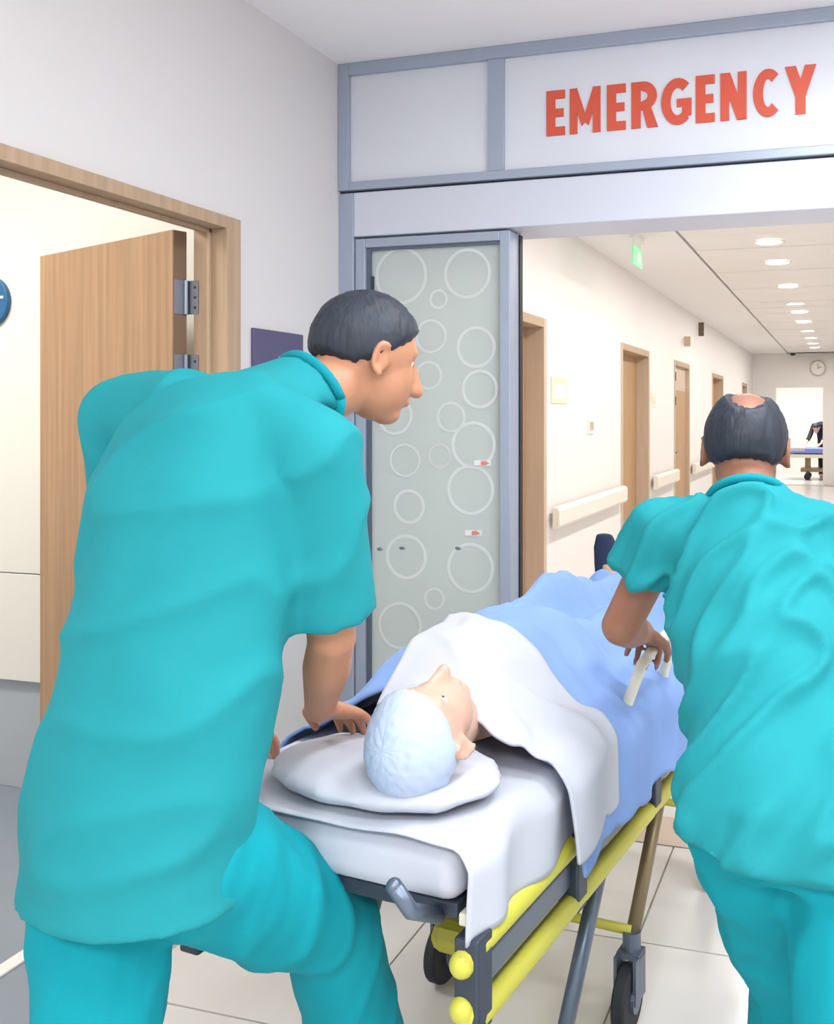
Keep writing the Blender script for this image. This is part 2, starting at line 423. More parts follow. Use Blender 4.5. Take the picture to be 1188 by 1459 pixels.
for x, z in ((-1.512, .977), (-1.297, .985), (-1.60, .97)):
    obj('glass_fixing', MB().ell((x, YF + .0205, z), (.012, 0, 0), (0, .004, 0), (0, 0, .006), 12, 6), M['steel'], pane)
obj('lock_plate', MB().box(-1.632, -1.622, YF + .01, YF + .022, 1.87, 1.95), M['dtube'], d2)

# corridor: wall pieces between recessed doors
DRS = [(4.75, 5.90, 2.06), (8.11, 9.33, 2.07), (10.80, 11.90, 2.07), (14.05, 15.36, 2.06), (18.3, 19.25, 2.06)]
cw = MB(); y = 3.3
for a, b, h in DRS:
    cw.box(XC - .2, XC, y, a, 0, CC); cw.box(XC - .2, XC, a, b, h, CC); y = b
cw.box(XC - .2, XC, y, YE + .1, 0, CC)
struct(obj('wall_corridor_left', cw, M['cwall']), 'cream corridor wall with a row of recessed wooden doors')
struct(obj('wall_corridor_right', MB().box(XR, XR + .1, 3.29, 26, 0, CC), M['cwall']), 'right corridor wall, outside the picture')
for i, (a, b, h) in enumerate(DRS):
    d = struct(empty('door_%d' % (i + 3), (XC, (a + b) / 2, 0)), ('corridor door nearest the glass entrance', 'second corridor door beyond the yellow-green notice', 'third corridor door, pale and nearly flush with the wall', 'fourth corridor door behind the balding man', 'farthest corridor door by the end wall')[i])
    dep = .04 if i == 2 else .12
    obj('jamb', MB().box(XC - .17, XC + .008, b - .04, b + .02, 0, h + .02), M['cjamb'], d, bevel=.003)
    obj('jamb', MB().box(XC - .17, XC + .008, a - .02, a + .04, 0, h + .02), M['cjamb'], d, bevel=.003)
    obj('head', MB().box(XC - .17, XC + .008, a + .04, b - .04, h - .04, h + .02), M['jamb'], d, bevel=.003)
    lf = obj('door_leaf', MB().box(XC - dep - .04, XC - dep, a + .04, b - .04, .008, h - .04), M['cjamb' if i == 2 else 'cdoor'], d)
    obj('door_handle', MB().tube([(XC - dep, a + .13, 1.02), (XC - dep + .045, a + .13, 1.02), (XC - dep + .045, a + .24, 1.02)], .009, 8), M['steel'], lf)
    if i == 2:
        for z in (1.9, 1.62): obj('hinge', MB().box(XC - .04, XC + .015, a + .03, a + .055, z - .05, z + .05), M['dtube'], d)
        obj('lower_panel', MB().box(XC - dep, XC - dep + .006, a + .06, b - .06, .03, 1.75), M['cdoor'], lf)
# end wall with the bright opening
OX0, OX1, OZ = -1.384, -.432, 2.035
ew = MB().box(XC - .2, OX0, YE, YE + .15, 0, CC).box(OX1, XR + .1, YE, YE + .15, 0, CC).box(OX0, OX1, YE, YE + .15, OZ, CC)
struct(obj('wall_corridor_end', ew, M['cwall']), 'end wall of the corridor with a wide opening')
fb = struct(obj('wall_ward', MB().box(-3.6, 1.7, 24.6, 24.7, 0, CC).box(-3.6, -3.5, YE + .15, 24.6, 0, CC), M['rwall']), 'pale walls of the ward beyond the corridor')
struct(obj('floor_ward', MB().box(-3.6, -2.1, YE, 24.7, -.1, 0).box(-2.1, 1.8, YE, 24.7, -.004, .001), M['tile']), 'pale floor of the ward beyond the corridor')
struct(obj('ceiling_ward', MB().box(-3.6, 1.7, YE + .15, 24.7, CC, CC + .08), M['cceil']), 'ceiling of the ward beyond the corridor')
# corridor ceiling: plaster strip, dark joint and metal panels
cc = struct(obj('ceiling_corridor', MB().box(-2.1, 1.8, 3.29, YE + .15, CC + .03, CC + .12), M['dark']), 'corridor ceiling of pale cross panels beside a plain strip')
obj('plaster_strip', MB().box(XC - .02, -1.15, 3.29, YE, CC, CC + .03), M['cceil'], cc)
pm = MB().box(-1.127, XR, 0, .588, 0, .03).mesh('ceiling_panel'); pm.materials.append(M['cpanel'])
y = 3.30; k = 0
while y + .6 < YE:
    gap = .05 if 11.6 < y < 12.2 else 0
    o = link('ceiling_panel', pm, None, cc, bevel=.004); o.location = (0, y + gap, CC - (.0025 if k % 2 else 0)); y += .6 + gap; k += 1

# handrails
for i, (a, b) in enumerate(((5.97, 8.02), (9.41, 10.73), (11.97, 13.97), (15.44, 18.2))):
    hr = struct(empty('trim_%d' % (i + 2), (XC, (a + b) / 2, .77)), 'cream handrail on the corridor wall, %s from the entrance' % ('first', 'second', 'third', 'fourth')[i])
    mb = MB(); st = [(XC + .03, .70), (XC + .065, .705), (XC + .078, .725), (XC + .078, .82), (XC + .068, .838), (XC + .05, .845), (XC + .03, .845)]
    n = len(st); vs = [(x, yy, z) for yy in (a, b) for x, z in st]
    mb.add(vs, [tuple(range(n)), tuple(range(2 * n - 1, n - 1, -1))] + [(q, q + n, (q + 1) % n + n, (q + 1) % n) for q in range(n)])
    obj('rail_profile', mb, M['rail'], hr, bevel=.003)
    m_ = int((b - a) / .6) + 1
    for q in range(m_):
        yy = a + .15 + (b - a - .3) * q / max(1, m_ - 1)
        obj('bracket', MB().box(XC, XC + .032, yy - .03, yy + .03, .73, .82), M['cjamb'], hr)

# ------------------------------------------------------------------ LAMPS
for i, (x, y, pw) in enumerate(((.0, .45, 11), (1.3, .45, 11), (.15, 1.85, 14), (1.4, 1.85, 12), (-.4, -1.4, 38), (.9, -1.4, 38))):
    t = tag(empty('ceiling_light', (x, y, HC)), 'square recessed ceiling light panel in the hall, above the picture', 'light', 'hall ceiling lights')
    fm = MB()
    for b in ((-.31, .31, -.31, -.29), (-.31, .31, .29, .31), (-.31, -.29, -.29, .29), (.29, .31, -.29, .29)): fm.box(x + b[0], x + b[1], y + b[2], y + b[3], HC - .012, HC)
    obj('frame', fm, M['white'], t); obj('diffuser', MB().box(x - .29, x + .29, y - .29, y + .29, HC - .006, HC), M['lampc'], t)
    area('lamp', (x, y, HC - .02), .56, .56, pw * HALL_W, HALL_C, t)
ORD = ('nearest', 'second nearest', 'third nearest', 'fourth nearest', 'fifth nearest', 'sixth nearest', 'seventh nearest', 'third farthest', 'second farthest', 'farthest')
DLAB = ['round corridor downlight hidden above the door header'] * 3 + [q + ' round downlight in view on the corridor ceiling' for q in ORD]
for i, y in enumerate((4.1, 5.2, 6.2, 7.245, 8.225, 9.767, 11.316, 12.246, 13.545, 15.015, 16.4, 17.6, 18.7)):
    x = -.541
    t = tag(empty('downlight', (x, y, CC)), DLAB[i], 'light', 'corridor downlights')
    rg = MB(); n = 28; vs = []; fs = []
    for q in range(n):
        a = 2 * math.pi * q / n
        for r, z in ((.098, CC - .006), (.118, CC - .004), (.12, CC), (.098, CC)): vs.append((x + r * math.cos(a), y + r * math.sin(a), z - .004))
    for q in range(n):
        for s_ in range(4): fs.append((q * 4 + s_, q * 4 + (s_ + 1) % 4, ((q + 1) % n) * 4 + (s_ + 1) % 4, ((q + 1) % n) * 4 + s_))
    obj('trim_ring', rg.add(vs, fs), M['white'], t, smooth=True)
    obj('diffuser', MB().cyl((x, y, CC - .006), (0, 0, 1), .097, .004, 28), M['lamp'], t)
    area('lamp', (x, y, CC - .02), .19, 0, CORR_W, CORR_C, t, 'DISK')
for nm, (x, y, z), lab, pw, c_ in (('ceiling_light', (-3.2, 1.6, 2.75), 'ceiling light panel of the side room, outside the picture', ROOM_W, ROOM_C), ('ceiling_light', (-.9, 22.4, CC), 'ceiling light panel of the far ward, hidden above the opening', 70, CORR_C)):
    t = tag(empty(nm, (x, y, z)), lab, 'light')
    obj('diffuser', MB().box(x - .55, x + .55, y - .28, y + .28, z - .006, z), M['lamp'], t)
    obj('frame', MB().box(x - .57, x + .57, y - .30, y - .28, z - .012, z).box(x - .57, x + .57, y + .28, y + .30, z - .012, z), M['white'], t)
    area('lamp', (x, y, z - .02), 1.1, .56, pw, c_, t)

# ------------------------------------------------------------------ FIXTURES ON THE WALLS
t = tag(empty('door_sign', (XL, 2.67, 1.64)), 'purple room plaque on the wall between wooden door and glass door', 'sign')
obj('plate', MB().box(XL, XL + .012, 2.528, 2.807, 1.53, 1.72), M['purple'], t, bevel=.003)
obj('printed_line', MB().box(XL + .012, XL + .0128, 2.66, 2.76, 1.628, 1.640), M['lilac'], t)
obj('printed_line', MB().box(XL + .012, XL + .0128, 2.70, 2.76, 1.606, 1.616), M['lilac'], t)
t = tag(empty('round_sign', (-3.19, 2.92, 1.894)), 'round blue sign on the side room wall at the picture edge', 'sign')
obj('disc', MB().cyl((-3.19, 2.91, 1.894), (0, 1, 0), .098, .02, 40), M['blue'], t, bevel=.003)
obj('white_bar', MB().box(-3.25, -3.11, 2.8985, 2.9, 1.902, 1.912), M['white'], t)
t = tag(empty('exit_sign', (-1.43, 6.70, CC)), 'green exit sign hanging from the corridor ceiling', 'sign')
obj('plate', MB().box(-1.437, -1.423, 6.56, 6.86, 2.52, 2.66), M['green'], t, bevel=.003)
obj('white_figure', MB().box(-1.4228, -1.4222, 6.70, 6.80, 2.55, 2.63), M['white'], t)
obj('mount', MB().box(-1.45, -1.41, 6.54, 6.88, 2.70, CC).cyl((-1.43, 6.60, 2.69), (0, 0, 1), .006, .07, 8).cyl((-1.43, 6.82, 2.69), (0, 0, 1), .006, .07, 8), M['white'], t)
def plaque(name, lab, cat, y0, y1, z0, z1, m, th=.01, inner=None):
    t = tag(empty(name, (XC, (y0 + y1) / 2, z0)), lab, cat)
    obj('plate', MB().box(XC, XC + th, y0, y1, z0, z1), m, t, bevel=.003)
    if inner: obj('printed_field', MB().box(XC + th, XC + th + .0008, y0 + (y1 - y0) * .12, y1 - (y1 - y0) * .12, z0 + (z1 - z0) * .2, z1 - (z1 - z0) * .25), inner, t)
    return t
plaque('wall_notice', 'pale yellow-green notice beside the nearest corridor door', 'notice', 6.03, 6.40, 1.53, 1.71, M['notice'], .006, M['white'])
plaque('wall_notice', 'small cream notice beyond the second corridor door', 'notice', 9.44, 9.66, 1.535, 1.68, M['rail'], .006, M['notice'])
t = plaque('light_switch', 'white light switch on the corridor wall before the second door', 'switch', 6.97, 7.13, 1.31, 1.435, M['white'], .012)
obj('rocker', MB().box(XC + .012, XC + .018, 7.0, 7.04, 1.34, 1.40), M['cjamb'], t); obj('rocker', MB().box(XC + .012, XC + .018, 7.06, 7.10, 1.34, 1.40), M['cjamb'], t)
t = tag(empty('projecting_sign', (XC, 12.57, 2.6)), 'brown sign projecting from the corridor wall under the ceiling', 'sign')
obj('plate', MB().box(XC + .02, XC + .09, 12.55, 12.58, 2.50, 2.68), M['brown'], t, bevel=.003); obj('bracket', MB().box(XC, XC + .02, 12.54, 12.59, 2.55, 2.65), M['white'], t)
t = tag(empty('projecting_sign', (XC, 11.37, 2.3)), 'small white sign projecting above the third corridor door', 'sign')
obj('plate', MB().box(XC + .02, XC + .10, 11.36, 11.385, 2.28, 2.40), M['cjamb'], t, bevel=.003); obj('bracket', MB().box(XC, XC + .02, 11.35, 11.395, 2.31, 2.37), M['white'], t)
t = tag(empty('wall_sign', (-1.64, YE, 1.6)), 'blue direction sign on the corridor end wall beside the opening', 'sign')
obj('plate', MB().box(-1.84, -1.43, YE - .015, YE, 1.54, 1.72), M['navy'], t, bevel=.003)
for z in (1.66, 1.60): obj('printed_line', MB().box(-1.80, -1.50, YE - .016, YE - .015, z - .008, z + .008), M['lilac'], t)
t = tag(empty('wall_clock', (-.53, YE, 2.43)), 'round white wall clock above the corridor end opening', 'clock')
obj('face', MB().cyl((-.53, YE - .02, 2.43), (0, 1, 0), .14, .03, 32), M['white'], t)
obj('rim', MB().ringxz(-.53, YE - .045, 2.43, .138, .16, .045, 32), M['cjamb'], t)
obj('hand', MB().prism([(-.535, 2.42), (-.525, 2.42), (-.525, 2.53), (-.535, 2.53)], YE - .038, YE - .036), M['dkplas'], t); obj('hand', MB().prism([(-.53, 2.425), (-.45, 2.46), (-.45, 2.47), (-.53, 2.437)], YE - .041, YE - .039), M['dkplas'], t)
t = tag(empty('ceiling_camera', (-1.01, 19.9, CC)), 'small dark dome camera on the corridor ceiling', 'camera')
obj('dome', MB().ell((-1.01, 19.9, CC - .035), (.06, 0, 0), (0, .06, 0), (0, 0, .05), 16, 8), M['dkplas'], t, smooth=True); obj('collar', MB().cyl((-1.01, 19.9, CC - .012), (0, 0, 1), .075, .024), M['white'], t)

# ------------------------------------------------------------------ GURNEY  (local: u across, v along, w up; origin at near end on the floor)
GA = R(-7); GC = V((-.84, 1.40, 0))
def G(u, v, w_): return V((GC.x + u * math.cos(GA) - v * math.sin(GA), GC.y + u * math.sin(GA) + v * math.cos(GA), w_))
gu = tag(empty('gurney', GC, GA), 'yellow and grey wheeled stretcher carrying the covered patient', 'stretcher')
def gobj(name, mb, m, parent=None, **k): return obj(name, mb, m, parent or gu, local=True, **k)
autosmooth(gobj('mattress', MB().box(-.265, .265, 0, 1.95, .68, .775), M['matt'], bevel=.035), 180).modifiers[0].segments = 6
gobj('deck', MB().box(-.255, .255, .02, 1.93, .655, .68), M['dtube'], bevel=.004)
for s in (-1, 1):
    gobj('upper_rail', MB().tube([(s * .275, .0, .60), (s * .285, .03, .62), (s * .285, 1.9, .62), (s * .275, 1.94, .60)], .021, 12, True), M['yellow'], smooth=True)
    gobj('lower_rail', MB().tube([(s * .275, .0, .53), (s * .285, .03, .505), (s * .285, 1.9, .505), (s * .275, 1.94, .53)], .021, 12, True), M['yellow'], smooth=True)
    gobj('middle_rail', MB().box(s * .276 - .012, s * .276 + .012, .02, 1.92, .54, .588), M['tube'], bevel=.004)
    gobj('edge_strip', MB().box(s * .272 - .01, s * .272 + .01, .01, 1.94, .652, .672), M['cream'], bevel=.003)
    for v in (.02, .42, .9, 1.45, 1.9):
        gobj('clamp', MB().box(s * .282 - .022, s * .282 + .022, v - .022, v + .028, .49, .64), M['dtube'], bevel=.005)
    for v0, v1 in ((.64, .44), (1.06, .86), (1.72, 1.62)):
        gobj('leg', MB().tube([(s * .262, v0, .50), (s * .25, v1, .20)], .017, 10, True), M['bronze' if v0 > 1 and v0 < 1.5 else 'tube'], smooth=True)
        cs = gobj('caster', MB().cyl((s * .25, v1, .19), (0, 0, 1), .022, .06, 14).box(s * .25 - .028, s * .25 - .02, v1 - .05, v1 + .02, .07, .175).box(s * .25 + .02, s * .25 + .028, v1 - .05, v1 + .02, .07, .175).box(s * .25 - .028, s * .25 + .028, v1 - .03, v1 + .02, .165, .178), M['tube'])
        autosmooth(gobj('wheel', MB().cyl((s * .25, v1 - .03, .076), (1, 0, 0), .076, .034, 28), M['tyre'], cs, bevel=.006))
        gobj('hub', MB().cyl((s * .25, v1 - .03, .076), (1, 0, 0), .03, .05, 16), M['tube'], cs)
    # side rail: short bar with posts
    if s > 0:
        gobj('side_rail', MB().tube([(.279, .74, .68), (.282, .74, .80), (.31, .755, .885), (.322, .80, .91), (.325, .96, .935), (.31, 1.0, .90), (.282, 1.01, .80), (.279, 1.01, .68)], .013, 10, True), M['cream'], smooth=True)
for v in (.42, .9, 1.45, 1.9):
    gobj('cross_bar', MB().tube([(-.275, v, .56), (.275, v, .56)], .014, 10), M['tube'], smooth=True)
for v in (.86, 1.62):
    gobj('axle_bar', MB().tube([(-.25, v, .22), (.25, v, .22)], .012, 10), M['yellow'], smooth=True)
gobj('base_cover', MB().box(-.10, .10, .50, 1.5, .27, .34), M['yellow'], bevel=.03)
gobj('column', MB().box(-.07, .07, .62, .78, .33, .66), M['tube'], bevel=.01); gobj('column', MB().box(-.07, .07, 1.25, 1.40, .33, .66), M['tube'], bevel=.01)
gobj('push_handle', MB().tube([(-.22, .02, .655), (-.22, -.06, .70), (-.20, -.075, .74)], .013, 10, True), M['tube'], smooth=True)
gobj('push_handle', MB().tube([(.22, .02, .655), (.22, -.06, .70), (.20, -.075, .74)], .013, 10, True), M['tube'], smooth=True)

# cover shapes
def hump(u, v):
    """height of the lying body above the mattress"""
    def bump_(x, c, wd, p=2): return math.exp(-abs((x - c) / wd) ** p)
    torso = .19 * bump_(u, 0, .19, 3) * bump_(v, .60, .34, 4)
    legs = (.125 * bump_(u, -.085, .075) + .115 * bump_(u, .085, .075)) * (1 if .85 < v < 1.7 else bump_(v, .85 if v < 1 else 1.7, .12))
    knee = .10 * bump_(u, -.085, .09) * bump_(v, 1.15, .2)
    foot = .15 * (bump_(u, -.17, .06) + .8 * bump_(u, .09, .06)) * bump_(v, 1.74, .08)
    return max(torso, legs + knee, foot) * .8 + .2 * (torso + legs)
def drape(name, m, v0, v1, L, base, seed, skew=0.0, nu=70, nv=90, rip=.012, hw=.283, right=None, left=None, thick=.006):
    """cloth lying over the body and hanging down both sides"""
    L0 = left or L; L1 = right or L
    vs = []; fs = []
    for j in range(nv + 1):
        tv = j / nv
        for i in range(nu + 1):
            s_ = -L0 + (L0 + L1) * i / nu
            v = v0 + (v1 - v0) * tv + skew * s_ * (1 - tv)
            a = min(1, max(-1, s_ / hw)); u = a * hw
            wr = .010 * noise.noise(V((u * 7 + seed, v * 4, 1))) + .016 * (1 - min(1, abs(noise.noise(V((u * 9 + v * 3, v * 7 - u * 5, seed)))) * 3)) ** 2
            top = base + hump(u, v) + wr
            x, z = u, top
            if abs(s_) > hw:
                dn = abs(s_) - hw; sg_ = 1 if s_ > 0 else -1
                k = min(1, dn / .05)
                x = sg_ * (hw + .03 * math.sin(k * math.pi / 2) + rip * k * (1 + math.sin(v * 21 + seed * 3 + 1.5 * noise.noise(V((v * 5, dn * 4, seed))))) * (.4 + 2 * dn))
                z = top - dn + .012 * k * noise.noise(V((v * 8, 0, seed)))
                if z < .645 + .0: z = .645 + (z - .645) * .9
            vs.append((x, v, z))
    W_ = nu + 1
    for j in range(nv):
        for i in range(nu): fs.append((j * W_ + i, j * W_ + i + 1, (j + 1) * W_ + i + 1, (j + 1) * W_ + i))
    me = bpy.data.meshes.new(name); me.from_pydata(vs, [], fs); me.update()
    o = link(name, me, m, None, smooth=True)
    o.location = GC; o.rotation_euler = (0, 0, GA)
    sm = o.modifiers.new('smooth', 'SMOOTH'); sm.factor = .5; sm.iterations = 3
    so = o.modifiers.new('solid', 'SOLIDIFY'); so.thickness = thick; so.offset = 1
    return o
tag(drape('blanket', M['bed_blue'], .30, 1.80, .50, .792, 2.0, skew=.10, right=.50, left=.42, nv=110), 'pale blue blanket draped over the patient on the stretcher', 'blanket')
tag(drape('top_sheet', M['sheet'], .26, .56, .50, .812, 2.0, skew=.10, nv=40, right=.47, left=.06, rip=.016, hw=.290), 'white sheet corner folded over the blue blanket on the patient chest', 'sheet')
# white undersheet hanging at the near end
vs = []; fs = []; nu, nv = 60, 40
for j in range(nv + 1):
    v = -.012 + .60 * j / nv
    for i in range(nu + 1):
        s_ = -.36 + .78 * i / nu; hw = .272; a = max(-1, min(1, s_ / hw)); u = a * hw; x = u
        z = .781 + .006 * noise.noise(V((u * 9, v * 8, 4)))
        if abs(s_) > hw:
            dn = abs(s_) - hw; k = min(1, dn / .03); x = math.copysign(hw + .012 * k + .010 * k * (1 + math.sin(v * 26 + noise.noise(V((v * 6, dn * 3, 2))) * 2)), s_); z -= dn
        vs.append((x, v, z))
for j in range(nv):
    for i in range(nu): fs.append((j * (nu + 1) + i, j * (nu + 1) + i + 1, (j + 1) * (nu + 1) + i + 1, (j + 1) * (nu + 1) + i))
me = bpy.data.meshes.new('bed_sheet'); me.from_pydata(vs, [], fs); me.update()
o = link('bed_sheet', me, M['sheet'], None, smooth=True); o.location = GC; o.rotation_euler = (0, 0, GA)
so = o.modifiers.new('solid', 'SOLIDIFY'); so.thickness = .004; so.offset = 1
sm = o.modifiers.new('smooth', 'SMOOTH'); sm.factor = .5; sm.iterations = 2
tag(o, 'white bed sheet over the near end of the stretcher mattress', 'sheet')
pl = MB(); pl.ell((.03, .15, .815), (.23, 0, 0), (0, .155, 0), (0, 0, .034), 24, 12); pl.box(-.15, .21, .04, .26, .798, .832)
p_ = blob('pillow', pl, .012, M['sheet'], None, 4, lambda p: .006 * noise.noise(p * 14)); p_.location = GC; p_.rotation_euler = (0, 0, GA)
tag(p_, 'plump white pillow under the patient head', 'pillow')

# ------------------------------------------------------------------ PEOPLE
def head_parts(mb, c, f, u, k=1.0):
    """head with brow, nose, mouth, chin and ears; f forward, u up"""
    f = V(f).normalized(); u = V(u); u = (u - f * u.dot(f)).normalized(); r = f.cross(u); c = V(c)
    mb.ell(c + u * .022 * k - f * .012 * k, r * .076 * k, f * .094 * k, u * .092 * k, 22, 16)
    mb.ell(c - u * .03 * k + f * .028 * k, r * .062 * k, f * .062 * k, u * .075 * k, 20, 14)
    mb.ell(c - u * .082 * k + f * .055 * k, r * .032 * k, f * .030 * k, u * .024 * k)
    mb.tube([c + u * .018 * k + f * .084 * k, c - u * .012 * k + f * .098 * k, c - u * .028 * k + f * .106 * k], [.008 * k, .011 * k, .014 * k], 10, True)
    mb.ell(c - u * .032 * k + f * .092 * k, r * .018 * k, f * .012 * k, u * .009 * k)
    mb.ell(c - u * .056 * k + f * .086 * k, r * .025 * k, f * .010 * k, u * .009 * k)
    mb.tube([c + u * .032 * k + f * .066 * k - r * .042 * k, c + u * .034 * k + f * .077 * k, c + u * .032 * k + f * .066 * k + r * .042 * k], .0075 * k, 8, True)
    for s in (-1, 1):
        e0 = c + r * s * .079 * k - u * .004 * k - f * .006 * k
        mb.ell(e0 - r * s * .004 * k, r * .007 * k + f * s * .003, f * .016 * k, u * .028 * k, 14, 10)
        rim = [e0 + r * s * .006 * k + f * (.015 * math.cos(q) - .003) * k + u * .028 * math.sin(q) * k for q in [R(60 + 24 * z) for z in range(10)]]
        mb.tube(rim, [.0055 * k] * 9 + [.007 * k], 8, True)
    return r, f, u
def hand_parts(mb, wrist, d, n, side, curl=.5, k=1.0):
    """palm and five fingers; d finger direction, n palm normal (towards what it holds), side vector towards the thumb"""
    d = V(d).normalized(); n = V(n); n = (n - d * n.dot(d)).normalized(); t = V(side); t = (t - d * t.dot(d) - n * t.dot(n)).normalized(); wv = V(wrist)
    mb.loft([(wv, t * .027, n * .020), (wv + d * .03, t * .036, n * .018), (wv + d * .085, t * .042, n * .014), (wv + d * .095, t * .040, n * .011)], 16)
    for i, (off, ln) in enumerate(((.034, .072), (.0115, .080), (-.0115, .074), (-.034, .058))):
        p = wv + d * .085 + t * off; dd = (d + t * off * 2.2).normalized(); pts = [p]; ang = 0
        for q, sl in enumerate((.45, .32, .23)):
            ang += curl * (.7, .9, .7)[q]
            v = dd * math.cos(ang) + n * math.sin(ang); p = p + v * ln * sl * k; pts.append(p)
        mb.tube(pts, [.0092, .0086, .0080, .0070], 10, True)
    p0 = wv + d * .022 + t * .026
    mb.tube([p0, p0 + t * .026 + d * .022 + n * .008, p0 + t * .034 + d * .050 + n * .020, p0 + t * .032 + d * .070 + n * .034], [.015, .0115, .010, .008], 10, True)
def eyes(root, c, r, f, u, k=1):
    for s in (-1, 1):
        p = c + r * s * .030 * k + u * .012 * k + f * .0605 * k
        e = obj('eye', MB().ell(p, r * .012, f * .012, u * .011, 12, 8), M['eye'], root, smooth=True)
        obj('iris', MB().ell(p + f * .009, r * .005, f * .004, u * .005, 10, 6), M['iris'], e, smooth=True)
def hair_cap(name, c, r, f, u, score, m, root, k=1.0, inflate=1.10, soft=.30, n=96, q=64):
    """hair over the skull: score(dir in head axes) > 0 where hair grows, its edge sinks smoothly into the scalp"""
    import bmesh
    vs = []; fs = []; sc = []; cc_ = c + u * .022 * k - f * .012 * k
    for i in range(q + 1):
        ph = -math.pi / 2 + math.pi * i / q
        for j in range(n):
            t = 2 * math.pi * j / n; d = (math.cos(ph) * math.cos(t), math.cos(ph) * math.sin(t), math.sin(ph))
            e = score(d) + .05 * noise.noise(V((d[0] * 6, d[1] * 6, d[2] * 6))) + .03 * noise.noise(V((d[0] * 22, d[1] * 22, d[2] * 8)))
            a = max(0, min(1, e / soft + .35)); a = a * a * (3 - 2 * a)
            g = .93 + (inflate - .93) * a + a * (.022 * noise.noise(V((d[0] * 9, d[1] * 9, d[2] * 3))) + .016 * noise.noise(V((d[0] * 34, d[1] * 34, d[2] * 6))))
            vs.append(tuple(cc_ + r * d[0] * .076 * k * g + f * d[1] * .094 * k * g + u * d[2] * .092 * k * g)); sc.append(e)
    for i in range(q):
        for j in range(n):
            a = (i * n + j, i * n + (j + 1) % n, (i + 1) * n + (j + 1) % n, (i + 1) * n + j)
            if max(sc[x] for x in a) > -.12: fs.append(a)
    me = bpy.data.meshes.new(name); me.from_pydata(vs, [], fs)
    bm = bmesh.new(); bm.from_mesh(me)
    bmesh.ops.delete(bm, geom=[v for v in bm.verts if not v.link_faces], context='VERTS'); bmesh.ops.recalc_face_normals(bm, faces=bm.faces); bm.to_mesh(me); bm.free()
    return link(name, me, m, root, smooth=True)
def garment_leg(mb, pts, rad):
    mb.tube(pts, rad, 18)
    for p, q in list(zip(pts, rad))[:-1]: mb.ell(p, (q, 0, 0), (0, q, 0), (0, 0, q), 16, 10)
def foot_parts(mb, ank, d, k=1.0, rad=.045):
    a = V(ank); d = V(d).normalized(); s = V((d.y, -d.x, 0)); up = V((0, 0, 1)); g = V((a.x, a.y, 0))
    mb.loft([(g - d * .07 + up * .045, s * .030, up * .035), (g - d * .03 + up * .05, s * .038, up * .045), (g + d * .06 + up * .045, s * .044, up * .042), (g + d * .13 + up * .035, s * .048, up * .032), (g + d * .18 + up * .028, s * .034, up * .024)], 16)

